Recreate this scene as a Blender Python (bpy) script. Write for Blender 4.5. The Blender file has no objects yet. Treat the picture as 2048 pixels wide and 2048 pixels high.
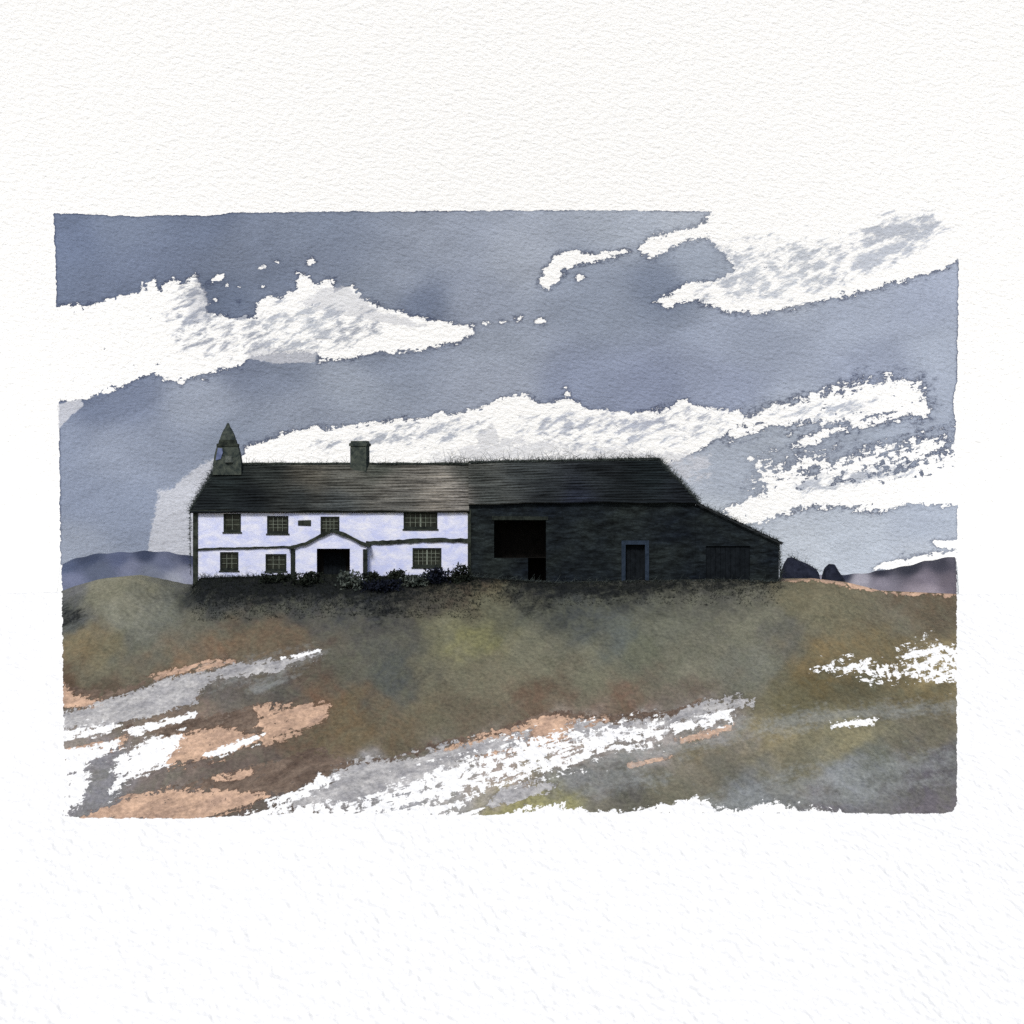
import bpy, math, random
import numpy as np
from mathutils import Vector, noise as mnoise

random.seed(11)
rng = np.random.default_rng(11)
sc = bpy.context.scene
C = sc.collection

# ------------------------------------------------------------------ layout
S = 0.04            # metres per unit of the survey drawing, at the house front
D0 = 250.0          # viewing distance to the house front (y = 0)
def at(px, py, y=0.0):
    k = S * (D0 + y) / D0
    return Vector(((px - 1024) * k, y, (1024 - py) * k))
def sx(px, y=0.0): return at(px, 0, y).x
def sz(py, y=0.0): return at(0, py, y).z

def lin(c):
    c = np.asarray(c, float) / 255.0
    return np.where(c <= 0.04045, c / 12.92, ((c + 0.055) / 1.055) ** 2.4)
ALB = 0.90
def col(r, g, b, k=ALB):
    v = lin((r, g, b)) * k
    return (float(v[0]), float(v[1]), float(v[2]), 1.0)

# ------------------------------------------------------------------ node helpers
class Mat:
    def __init__(s, name):
        s.m = bpy.data.materials.new(name); s.m.use_nodes = True
        s.t = s.m.node_tree; s.t.nodes.clear()
        s.out = s.t.nodes.new('ShaderNodeOutputMaterial')
        s.b = s.t.nodes.new('ShaderNodeBsdfPrincipled')
        s.t.links.new(s.b.outputs[0], s.out.inputs[0])
        s.b.inputs['Roughness'].default_value = 0.95
        s.b.inputs['Specular IOR Level'].default_value = 0.08
        s.co = s.t.nodes.new('ShaderNodeTexCoord').outputs['Object']
    def put(s, sock, v):
        if v is None: return
        if hasattr(v, 'is_linked'): s.t.links.new(v, sock)
        else: sock.default_value = v
    def math(s, op, a, b=None, c=None, clamp=False):
        n = s.t.nodes.new('ShaderNodeMath'); n.operation = op; n.use_clamp = clamp
        for i, v in enumerate((a, b, c)): s.put(n.inputs[i], v)
        return n.outputs[0]
    def mapv(s, scale=(1, 1, 1), rot=(0, 0, 0), loc=(0, 0, 0), src=None):
        n = s.t.nodes.new('ShaderNodeMapping')
        s.t.links.new(src or s.co, n.inputs[0])
        n.inputs['Location'].default_value = loc; n.inputs['Rotation'].default_value = rot; n.inputs['Scale'].default_value = scale
        return n.outputs[0]
    def brush(s, v, scale, rot):
        return s.mapv(scale, src=s.mapv(rot=rot, src=v))
    def noise(s, v, scale, detail=4, rough=0.55, dist=0.0):
        n = s.t.nodes.new('ShaderNodeTexNoise'); s.t.links.new(v, n.inputs['Vector'])
        n.inputs['Scale'].default_value = scale; n.inputs['Detail'].default_value = detail
        n.inputs['Roughness'].default_value = rough; n.inputs['Distortion'].default_value = dist
        return n.outputs[0]
    def voro(s, v, scale, feature='F1'):
        n = s.t.nodes.new('ShaderNodeTexVoronoi'); s.t.links.new(v, n.inputs['Vector'])
        n.feature = feature; n.inputs['Scale'].default_value = scale
        return n.outputs[0], n
    def attr(s, name, kind='Fac'):
        n = s.t.nodes.new('ShaderNodeAttribute'); n.attribute_name = name
        return n.outputs[kind]
    def rng(s, v, a, b, c=0.0, d=1.0, smooth=False):
        n = s.t.nodes.new('ShaderNodeMapRange'); n.clamp = True
        if smooth: n.interpolation_type = 'SMOOTHSTEP'
        s.put(n.inputs['Value'], v)
        for k, x in zip(('From Min', 'From Max', 'To Min', 'To Max'), (a, b, c, d)): n.inputs[k].default_value = x
        return n.outputs[0]
    def mix(s, f, a, b, mode='MIX'):
        n = s.t.nodes.new('ShaderNodeMix'); n.data_type = 'RGBA'; n.blend_type = mode
        s.put(n.inputs[0], f); s.put(n.inputs[6], a); s.put(n.inputs[7], b)
        return n.outputs[2]
    def scale(s, colr, f):
        n = s.t.nodes.new('ShaderNodeVectorMath'); n.operation = 'SCALE'
        s.put(n.inputs[0], colr); s.put(n.inputs['Scale'], f)
        return n.outputs[0]
    def bump(s, h, strength, dist):
        n = s.t.nodes.new('ShaderNodeBump'); n.inputs['Strength'].default_value = strength; n.inputs['Distance'].default_value = dist
        s.t.links.new(h, n.inputs['Height']); s.t.links.new(n.outputs[0], s.b.inputs['Normal'])
    def done(s, colr):
        s.put(s.b.inputs['Base Color'], colr); return s.m

PAPER = (0.90, 0.90, 0.868, 1.0)

# ------------------------------------------------------------------ polygon fields
def sdf(poly, X, Y):
    """signed distance in drawing units, positive inside"""
    p = np.asarray(poly, float); q = np.roll(p, -1, 0)
    best = np.full(X.shape, 1e18); ins = np.zeros(X.shape, bool)
    for (ax, ay), (bx, by) in zip(p, q):
        dx, dy = bx - ax, by - ay
        t = np.clip(((X - ax) * dx + (Y - ay) * dy) / (dx * dx + dy * dy + 1e-9), 0, 1)
        best = np.minimum(best, (X - ax - t * dx) ** 2 + (Y - ay - t * dy) ** 2)
        if ay != by:
            ins ^= ((ay > Y) != (by > Y)) & (X < (bx - ax) * (Y - ay) / (by - ay) + ax)
    d = np.sqrt(best)
    return np.where(ins, d, -d)
def field(polys, X, Y):
    """(polygon, edge width, peak) -> 0..1 coverage, 0.5 on the traced edge"""
    f = np.full(X.shape, -.7)
    for poly, w, peak in polys:
        f = np.maximum(f, np.clip(0.5 + sdf(poly, X, Y) / (2 * w), -.7, peak))
    return f
def tones(samples, X, Y, s=45.0, p=2.2):
    a = np.array([(x, y) for x, y, *_ in samples], float)
    c = np.array([lin(r[2:5]) for r in samples])
    num = np.zeros(X.shape + (3,)); den = np.zeros(X.shape)
    for (x, y), k in zip(a, c):
        w = 1.0 / ((X - x) ** 2 + ((Y - y) * 1.25) ** 2 + s * s) ** p
        num += w[..., None] * k; den += w
    return num / den[..., None] * ALB
def blob(x, y, r, sq=0.6):
    n = 7
    return [(x + r * random.uniform(.6, 1.3) * math.cos(a * 6.283 / n), y + r * sq * random.uniform(.6, 1.3) * math.sin(a * 6.283 / n)) for a in range(n)]

def soften(samples, k):
    out = []
    for x, y, r, g, b in samples:
        l = .3 * r + .59 * g + .11 * b
        out.append((x, y, r + (l - r) * k + 3, g + (l - g) * k + 4, b + (l - b) * k + 5))
    return out
def grid_object(name, P, mat, attrs, tone):
    """P: (rows, cols, 3) array of points -> one smooth sheet with its pigment fields"""
    h, w, _ = P.shape
    idx = np.arange(h * w).reshape(h, w)
    F = np.stack([idx[:-1, :-1], idx[:-1, 1:], idx[1:, 1:], idx[1:, :-1]], -1).reshape(-1, 4)
    me = bpy.data.meshes.new(name)
    me.vertices.add(h * w); me.vertices.foreach_set('co', P.reshape(-1).astype(np.float32))
    me.loops.add(F.size); me.loops.foreach_set('vertex_index', F.reshape(-1).astype(np.int32))
    me.polygons.add(len(F)); me.polygons.foreach_set('loop_start', np.arange(0, F.size, 4, dtype=np.int32))
    me.update(calc_edges=True)
    me.polygons.foreach_set('use_smooth', np.ones(len(F), bool))
    for k, v in attrs.items():
        a = me.attributes.new(k, 'FLOAT', 'POINT'); a.data.foreach_set('value', v.reshape(-1).astype(np.float32))
    a = me.attributes.new('tone', 'FLOAT_COLOR', 'POINT')
    a.data.foreach_set('color', np.concatenate([tone.reshape(-1, 3), np.ones((h * w, 1))], 1).reshape(-1).astype(np.float32))
    me.materials.append(mat); me.update()
    o = bpy.data.objects.new(name, me); C.objects.link(o)
    return o
def tag(o, label, cat, group=None, kind=None):
    o['label'] = label; o['category'] = cat
    if group: o['group'] = group
    if kind: o['kind'] = kind
    return o

# ------------------------------------------------------------------ sky sheet
SKY_Y = 85.0
FRAME_SKY = [(107, 427), (190, 428), (265, 433), (345, 430), (420, 431), (470, 425), (700, 423), (1000, 421), (1300, 421), (1432, 423),
             (1700, 400), (1905, 420), (1917, 520), (1915, 760), (1906, 800), (1913, 850), (1908, 880), (1914, 1000), (1915, 1400), (122, 1400), (121, 1100), (118, 830), (113, 600)]
CLOUDS = [
 # left cloud, open to the bare margin
 ([(-400, 612), (119, 610), (173, 610), (209, 602), (240, 592), (277, 586), (284, 566), (292, 582), (308, 558), (316, 578), (349, 558), (362, 568), (391, 551), (398, 576), (411, 602), (419, 625),
   (463, 638), (515, 631), (508, 615), (525, 594), (572, 595), (579, 579), (592, 581), (598, 553), (618, 553), (629, 570), (665, 558), (670, 582), (705, 572), (722, 597), (768, 614), (825, 634),
   (877, 640), (908, 648), (950, 651), (944, 669), (908, 685), (846, 700), (805, 705), (753, 705), (691, 716), (639, 718), (629, 708), (560, 704), (504, 711), (484, 731), (442, 739), (370, 760),
   (328, 760), (308, 746), (277, 760), (215, 780), (163, 799), (119, 804), (-400, 804)], 9, 1),
 # hooked thin cloud
 ([(1077, 566), (1097, 533), (1118, 508), (1151, 503), (1195, 508), (1247, 498), (1262, 503), (1221, 516), (1195, 520), (1150, 529), (1125, 542), (1114, 564), (1094, 581)], 8, 1),
 ([(1281, 496), (1294, 476), (1345, 464), (1397, 454), (1415, 440), (1440, 400), (1470, 480), (1402, 474), (1350, 495), (1304, 514), (1286, 511)], 12, 1),
 # great top right cloud, open to the bare margin
 ([(1432, 350), (1424, 440), (1413, 478), (1439, 493), (1464, 524), (1470, 545), (1430, 560), (1371, 571), (1353, 584), (1309, 604), (1335, 615), (1371, 600), (1413, 605), (1444, 620), (1485, 625),
   (1532, 625), (1558, 620), (1589, 617), (1640, 602), (1713, 584), (1785, 566), (1847, 550), (1915, 521), (2600, 400), (2600, 200), (1432, 200)], 10, 1),
 # long cloud behind the roofs
 ([(480, 940), (489, 893), (530, 881), (577, 866), (636, 849), (648, 858), (700, 852), (779, 843), (856, 837), (882, 826), (900, 832), (960, 819), (1000, 800), (1027, 791), (1050, 792), (1079, 806), (1110, 803),
   (1128, 793), (1133, 778), (1146, 801), (1175, 817), (1263, 827), (1345, 814), (1369, 795), (1384, 812), (1420, 815), (1490, 828), (1480, 850), (1428, 880), (1397, 902), (1350, 922), (1300, 945), (480, 960)], 9, 1),
 ([(1440, 850), (1521, 822), (1599, 800), (1687, 773), (1733, 760), (1816, 762), (1850, 783), (1856, 812), (1847, 838), (1775, 835), (1713, 842), (1599, 845), (1532, 855), (1460, 868)], 26, .82),
 ([(1586, 897), (1599, 876), (1682, 848), (1690, 856), (1661, 876), (1610, 897)], 12, .9),
 ([(1450, 1030), (1470, 1011), (1530, 985), (1570, 976), (1700, 965), (1800, 955), (1925, 935), (1925, 1014), (1800, 1008), (1740, 1020), (1650, 1010), (1600, 1015), (1560, 1025), (1500, 1048), (1475, 1050)], 14, 1),
 ([(1515, 960), (1560, 930), (1620, 915), (1700, 925), (1800, 905), (1840, 890), (1925, 880), (1925, 950), (1700, 975), (1560, 985)], 42, .62),
 ([(1745, 1138), (1806, 1114), (1868, 1108), (1925, 1105), (1925, 1118), (1850, 1128), (1790, 1140)], 8, 1),
 ([(1868, 1084), (1925, 1078), (1925, 1096), (1890, 1094)], 9, .9),
]
for x, y, r in ((522, 535, 9), (552, 524, 6), (625, 523, 11), (438, 556, 11), (421, 568, 7), (523, 574, 7), (452, 571, 5), (478, 574, 3), (592, 545, 5), (970, 648, 6), (1006, 643, 8), (1037, 638, 10), (1080, 641, 10),
                (1160, 556, 10), (1569, 846, 9), (1576, 870, 6), (363, 765, 9), (410, 758, 7), (430, 600, 4), (480, 603, 3), (1500, 916, 5), (1520, 930, 6), (1580, 905, 5), (1540, 945, 7)):
    CLOUDS.append((blob(x, y, r, .5), 6, 1))
GREYS = [   # wash dabbed back over the white, (polygon, edge width, strength)
 ([(1713, 474), (1770, 442), (1847, 428), (1889, 452), (1858, 475), (1790, 482), (1740, 492)], 22, 1),
 ([(1702, 537), (1708, 514), (1785, 483), (1850, 488), (1775, 526), (1728, 547)], 16, 1),
 ([(1440, 500), (1550, 500), (1690, 496), (1680, 560), (1540, 592), (1402, 588), (1420, 560)], 40, .53),
 ([(370, 570), (402, 585), (425, 630), (470, 648), (560, 628), (640, 618), (740, 645), (720, 680), (600, 690), (480, 690), (380, 690), (360, 640)], 40, .50),
 ([(1235, 858), (1300, 838), (1345, 840), (1310, 856), (1250, 870)], 14, .85),
 ([(1040, 860), (1110, 838), (1250, 830), (1450, 835), (1400, 870), (1200, 880)], 40, .46),
 ([(640, 890), (760, 868), (880, 850), (960, 850), (900, 868), (760, 885)], 26, .52),
 ([(1590, 965), (1720, 945), (1830, 925), (1830, 940), (1720, 965), (1600, 985)], 16, .8),
 ([(1500, 800), (1600, 820), (1750, 800), (1740, 815), (1600, 840)], 18, .55),
]
PALES = [   # a second, thinner wash
 ([(296, 1110), (306, 1045), (318, 985), (345, 973), (365, 958), (400, 930), (440, 912), (450, 1120)], 14, 1),
 ([(504, 698), (560, 695), (639, 702), (629, 724), (546, 727), (494, 717)], 7, 1),
 ([(115, 808), (163, 797), (166, 812), (140, 832), (117, 860)], 6, 1),
 ([(395, 560), (414, 600), (420, 640), (380, 650), (372, 590)], 14, .8),
 ([(640, 575), (690, 572), (760, 622), (850, 650), (820, 655), (700, 630), (600, 612)], 14, .8),
 ([(950, 870), (985, 845), (1000, 880), (960, 905)], 10, .9),
 ([(860, 905), (1000, 880), (1200, 890), (1420, 915), (1420, 960), (860, 960)], 30, .6),
]
SKY_TONES = [
 (130, 480, 108, 119, 147), (110, 560, 112, 123, 150), (250, 450, 118, 128, 152), (400, 445, 110, 120, 145), (620, 450, 124, 133, 154), (500, 500, 122, 131, 153), (900, 480, 148, 155, 172), (1050, 520, 156, 162, 176),
 (1250, 450, 166, 173, 187), (1380, 430, 172, 178, 190), (300, 540, 116, 126, 152), (200, 580, 112, 122, 148), (460, 610, 104, 114, 138), (560, 570, 112, 121, 143), (650, 530, 118, 126, 146), (740, 580, 128, 136, 154),
 (845, 605, 106, 115, 138), (800, 560, 136, 143, 160), (950, 600, 146, 153, 171), (1000, 700, 148, 155, 171), (1200, 600, 134, 142, 160), (1150, 560, 140, 148, 166), (1320, 570, 116, 125, 146), (1400, 530, 150, 158, 174),
 (1500, 680, 150, 158, 178), (1700, 650, 160, 168, 187), (1850, 600, 158, 166, 187), (1880, 700, 162, 170, 188), (1750, 730, 150, 158, 180), (1150, 770, 132, 140, 164), (1300, 790, 134, 142, 168), (1450, 780, 146, 154, 178),
 (1000, 760, 148, 154, 170), (700, 760, 150, 157, 172), (400, 810, 150, 157, 174), (250, 790, 116, 125, 150), (180, 810, 108, 117, 142), (500, 730, 116, 124, 146), (560, 740, 122, 130, 150), (750, 715, 130, 138, 157),
 (130, 880, 136, 145, 168), (220, 900, 142, 150, 170), (160, 1000, 134, 143, 166), (260, 1020, 132, 141, 163), (320, 910, 136, 144, 164), (600, 830, 138, 145, 162), (460, 880, 128, 136, 154), (140, 1090, 146, 153, 170),
 (1350, 960, 182, 188, 200), (1440, 950, 164, 171, 185), (1600, 930, 160, 167, 182), (1750, 880, 158, 166, 182), (1880, 850, 160, 168, 186), (1550, 870, 166, 173, 186), (1400, 1050, 188, 194, 202), (1700, 1070, 180, 187, 199),
 (1850, 1050, 170, 178, 194), (1600, 1100, 186, 192, 202), (1850, 1110, 184, 190, 202), (1800, 460, 160, 167, 182), (1780, 510, 164, 171, 186), (1550, 550, 172, 178, 188), (600, 650, 172, 178, 190)]

def axis(lo, f0, f1, hi, fine, coarse):
    a = list(np.arange(lo, f0, coarse)) if f0 > lo else []
    b = list(np.arange(f0, f1, fine)); c = list(np.arange(f1, hi, coarse)) + [hi]
    return np.array(a + b + c)
ks = (D0 + SKY_Y) / D0
PX, PY = np.meshgrid(axis(-700, 60, 1960, 2750, 4, 60), axis(-700, 380, 1180, 1480, 4, 50))
white = field(CLOUDS, PX, PY)
outside = np.clip(.5 - sdf(FRAME_SKY, PX, PY) / 9, -.7, 4)
greyf = np.where(outside < .5, field(GREYS, PX, PY), -.7)
greyf = np.maximum(field(GREYS[:1], PX, PY), greyf)
palef = field(PALES, PX, PY)
P = np.stack([(PX - 1024) * S * ks, np.full(PX.shape, SKY_Y), (1024 - PY) * S * ks], -1)
P = P[::-1]; flip = lambda a: a[::-1]

GRAIN = .21
def pigment_noise(M, v, stroke):
    """ragged edge noise: grain of the paper plus a stretched brush direction"""
    e = M.noise(v, 1.9, 5, .7, .5)
    d = M.noise(stroke, 1.1, 5, .7, .3)
    return M.math('MULTIPLY_ADD', e, .5, M.math('MULTIPLY', d, .5))
def grain_bump(M, v, k, strength=1.0):
    a = M.noise(v, 2.2 / k, 2, .55); b = M.noise(v, 4.5 / k, 2, .5)
    M.bump(M.math('MULTIPLY_ADD', a, .6, M.math('MULTIPLY', b, .4)), strength, GRAIN * k)

def sky_material():
    M = Mat('sky_wash')
    v = M.mapv((1 / ks, 1, 1 / ks))
    stroke = M.brush(v, (.45, 1, 1.6), (0, math.radians(14), 0))
    n = pigment_noise(M, v, stroke)
    n0 = M.math('SUBTRACT', n, .5)
    nk = M.math('MULTIPLY', n0, 3.6)
    w0 = M.math('MAXIMUM', M.math('ADD', M.attr('white'), nk), M.math('ADD', M.attr('bare'), M.math('MULTIPLY', n0, 2.0)))
    sn = M.math('SUBTRACT', M.noise(M.brush(v, (.55, 1, 1.5), (0, math.radians(24), 0)), 1.2, 5, .68, .3), .5)
    g0 = M.math('ADD', M.attr('greyf'), M.math('MULTIPLY', sn, 3.0))
    isw = M.rng(w0, .47, .53, smooth=True)
    isg = M.rng(g0, .30, .78, smooth=True)
    rim = M.math('MULTIPLY', M.rng(w0, -.25, .46), M.math('SUBTRACT', 1.0, M.rng(w0, .46, .52)))
    rim = M.math('MULTIPLY', M.math('POWER', rim, 3.0), M.rng(M.noise(v, .22, 3, .6), .34, .54, .35, 1.0))
    big = M.noise(M.brush(v, (.8, 1, 1.7), (0, math.radians(12), 0)), .16, 5, .6, .9)
    fine = M.noise(M.brush(v, (1, 1, 1.9), (0, math.radians(10), 0)), 3.2, 3, .65)
    f = M.math('ADD', M.rng(big, .3, .7, .86, 1.13), M.math('MULTIPLY', M.math('SUBTRACT', fine, .5), .62))
    wash = M.scale(M.attr('tone', 'Color'), f)
    wash = M.mix(M.math('MULTIPLY', rim, .95), wash, col(50, 58, 84))
    p0 = M.math('ADD', M.attr('palef'), M.math('MULTIPLY', nk, .5))
    pale = M.scale(col(196, 199, 206)[:3], f)
    isp = M.rng(p0, .40, .60, smooth=True)
    wash = M.mix(M.math('MULTIPLY', isp, .85), wash, pale)
    white_ = M.mix(M.math('MULTIPLY', isp, .55), (.892, .897, .876, 1), pale)
    white_ = M.mix(M.math('MULTIPLY', isg, .9), white_, M.scale(M.mix(.35, M.attr('tone', 'Color'), col(205, 209, 216)), f))
    c = M.mix(isw, wash, white_)
    grain_bump(M, M.brush(v, (.75, 1, 1.3), (0, math.radians(-14), 0)), 1.0)
    return M.done(c)
sky = grid_object('sky', P, sky_material(), {'white': flip(white), 'bare': flip(outside), 'greyf': flip(greyf), 'palef': flip(palef)}, flip(tones([(x, y, r + 1, g + 3, b + 3) for x, y, r, g, b in soften(SKY_TONES, .18)], PX, PY, 38)))
tag(sky, 'slate blue watercolour wash sky with ragged bare white clouds', 'sky', kind='structure')

# ------------------------------------------------------------------ ground sheet
CREST = [(-900, 1190), (0, 1186), (118, 1184), (150, 1172), (200, 1158), (260, 1153), (300, 1163), (340, 1174), (384, 1177), (402, 1155), (640, 1149), (760, 1152), (940, 1154), (1100, 1164), (1300, 1160),
         (1450, 1158), (1560, 1163), (1640, 1160), (1700, 1166), (1760, 1181), (1915, 1188), (2100, 1188), (2900, 1190)]
cx = np.array([(p[0] - 1024) * S for p in CREST]); cz = np.array([(1024 - p[1]) * S for p in CREST])
SLOPE = .375
def hum(x, y): return .10 * np.sin(x * .31 + 1.3 * np.sin(y * .17)) + .07 * np.sin(x * .83 + y * .41 + 2) + .05 * np.sin(x * 1.7 - y * .9)
def ground_z(x, y):
    c = np.interp(x, cx, cz)
    far = np.interp(x, cx, np.convolve(np.pad(cz, 2, mode='edge'), np.ones(5) / 5, 'valid'))
    front = SLOPE * np.minimum(0, y + .6 * np.exp(-np.abs(y) / 3) * 0) 
    bl = np.clip(-y / 12, 0, 1)
    z = c * (1 - bl) + far * bl + front
    z = z + .45 * hum(x, y) * np.clip(-y / 4, 0, 1)
    z = z - .30 * np.maximum(0, y - np.interp(x, [-36, -28, 22, 30], [0, 11, 11, 0]))
    return np.maximum(z, np.where(y > 0, -17.0, -80.0))
gx = axis(-125, -38, 38, 125, .16, 4); gy = axis(-100, -48, 1.0, 86, .25, 3)
gy = np.unique(np.concatenate([gy, np.arange(1, 14, 1.0)]))
GX, GY = np.meshgrid(gx, gy)
GZ = ground_z(GX, GY)
k_ = S * (D0 + GY) / D0
GPX = GX / k_ + 1024; GPY = 1024 - GZ / k_

FRAME_G = [(122, 1000), (126, 1380), (130, 1560), (126, 1632), (173, 1637), (370, 1637), (600, 1626), (960, 1631), (1080, 1623), (1250, 1626), (1560, 1626), (1880, 1628), (1905, 1624), (1914, 1606), (1913, 1000)]
G_GREY = [
 ([(124, 1428), (163, 1419), (209, 1406), (287, 1375), (339, 1354), (410, 1345), (473, 1328), (572, 1318), (639, 1300), (642, 1307), (570, 1335), (480, 1352), (420, 1360), (400, 1385), (390, 1411), (313, 1432), (235, 1447), (124, 1463)], 11, 1),
 ([(585, 1585), (700, 1530), (830, 1510), (960, 1480), (1060, 1462), (1060, 1485), (950, 1520), (830, 1575), (700, 1612), (600, 1622), (570, 1605)], 18, 1),
 ([(1150, 1448), (1331, 1434), (1404, 1408), (1481, 1395), (1507, 1412), (1420, 1440), (1260, 1475), (1130, 1490)], 20, .9),
 ([(1000, 1580), (1090, 1560), (1110, 1575), (1040, 1605), (960, 1622)], 14, .9),
]
G_VEIL = [
 ([(1400, 1606), (1570, 1552), (1750, 1522), (1915, 1500), (1915, 1526), (1750, 1560), (1600, 1594), (1450, 1620)], 30, 1),
 ([(1560, 1430), (1750, 1412), (1915, 1404), (1915, 1420), (1700, 1440), (1500, 1470)], 18, 1),
 ([(390, 1345), (520, 1325), (640, 1304), (560, 1345), (430, 1372)], 26, .8), ([(480, 1376), (600, 1350), (520, 1388)], 10, 1),
 ([(1480, 1620), (1700, 1580), (1915, 1545), (1915, 1556), (1720, 1592), (1560, 1625)], 18, .8),
 ([(1150, 1510), (1300, 1500), (1420, 1470), (1500, 1440), (1480, 1470), (1350, 1510), (1200, 1540)], 24, .9),
 ([(1090, 1545), (1200, 1530), (1330, 1560), (1180, 1590), (1090, 1570)], 26, .8)]
G_PEACH = [
 ([(122, 1372), (158, 1389), (200, 1400), (212, 1408), (163, 1420), (122, 1408)], 8, 1),
 ([(340, 1478), (420, 1455), (510, 1470), (570, 1455), (520, 1482), (440, 1512), (340, 1532), (325, 1515)], 11, 1),
 ([(513, 1415), (600, 1413), (664, 1405), (650, 1440), (600, 1467), (530, 1487), (520, 1455)], 9, 1),
 ([(160, 1640), (230, 1610), (262, 1587), (370, 1580), (480, 1585), (535, 1595), (445, 1632), (370, 1640)], 11, 1),
 ([(880, 1500), (1000, 1462), (1098, 1435), (1223, 1440), (1180, 1472), (1060, 1492), (960, 1512)], 14, .85),
 ([(418, 1556), (500, 1540), (495, 1556), (430, 1566)], 8, .8),
 ([(1350, 1478), (1470, 1448), (1462, 1464), (1370, 1486)], 8, .9),
 ([(1255, 1527), (1345, 1511), (1340, 1520), (1262, 1534)], 6, .95),
 ([(132, 1500), (250, 1480), (240, 1492), (140, 1512)], 12, .7),
 ([(300, 1352), (380, 1332), (460, 1318), (470, 1326), (390, 1342), (310, 1362)], 8, .75),
 ([(1560, 1160), (1650, 1157), (1702, 1166), (1770, 1182), (1915, 1188), (1915, 1194), (1770, 1187), (1690, 1171), (1640, 1163)], 5, .58),
]
G_BROWN = [
 ([(350, 1572), (520, 1530), (650, 1500), (700, 1530), (590, 1590), (480, 1592), (420, 1578)], 16, 1),
 ([(245, 1465), (380, 1440), (520, 1415), (520, 1462), (440, 1478), (330, 1470)], 14, .9),
 ([(122, 1366), (160, 1376), (200, 1388), (262, 1372), (300, 1350), (270, 1384), (200, 1400), (122, 1384)], 9, .9),
 ([(660, 1530), (805, 1508), (860, 1488), (991, 1460), (1063, 1434), (1098, 1424), (1230, 1430), (1331, 1426), (1404, 1400), (1404, 1408), (1331, 1436), (1223, 1442), (1098, 1436), (991, 1472), (860, 1498), (800, 1518), (690, 1540)], 9, .8),
]
G_WHITE = [
 ([(110, 1462), (235, 1447), (242, 1453), (200, 1472), (110, 1482)], 10, 1),
 ([(250, 1460), (390, 1424), (388, 1433), (270, 1470)], 6, 1),
 ([(110, 1500), (180, 1496), (240, 1488), (215, 1512), (182, 1522), (168, 1570), (172, 1600), (140, 1628), (110, 1630)], 14, .95),
 ([(232, 1512), (300, 1480), (364, 1466), (347, 1500), (332, 1530), (262, 1556), (222, 1590), (232, 1540)], 13, 1),
 ([(407, 1510), (470, 1485), (532, 1466), (524, 1479), (450, 1507), (420, 1515)], 6, 1),
 ([(640, 1552), (700, 1542), (655, 1566), (600, 1588)], 9, .9),
 ([(528, 1602), (655, 1574), (645, 1584), (540, 1614)], 9, 1),
 ([(690, 1628), (800, 1575), (900, 1530), (1000, 1502), (1100, 1477), (1200, 1462), (1310, 1450), (1315, 1468), (1200, 1510), (1100, 1540), (1000, 1560), (900, 1602), (800, 1632)], 26, .70),
 ([(1330, 1452), (1455, 1422), (1462, 1436), (1360, 1467)], 14, .8),
 ([(1640, 1337), (1700, 1325), (1790, 1338), (1815, 1300), (1850, 1286), (1920, 1300), (1920, 1358), (1780, 1352), (1700, 1341)], 19, .60),
 ([(1655, 1447), (1762, 1434), (1745, 1449), (1665, 1454)], 6, .9),
 ([(940, 1650), (1020, 1626), (1110, 1612), (1160, 1618), (1260, 1624), (1340, 1604), (1385, 1595), (1412, 1606), (1440, 1616), (1480, 1620), (1550, 1604), (1580, 1614), (1680, 1624), (1680, 1650)], 10, 1),
 ([(470, 1640), (560, 1610), (680, 1612), (800, 1604), (960, 1620), (960, 1650)], 16, .75),
 ([(560, 1316), (640, 1298), (620, 1310)], 6, .6),
]
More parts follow.
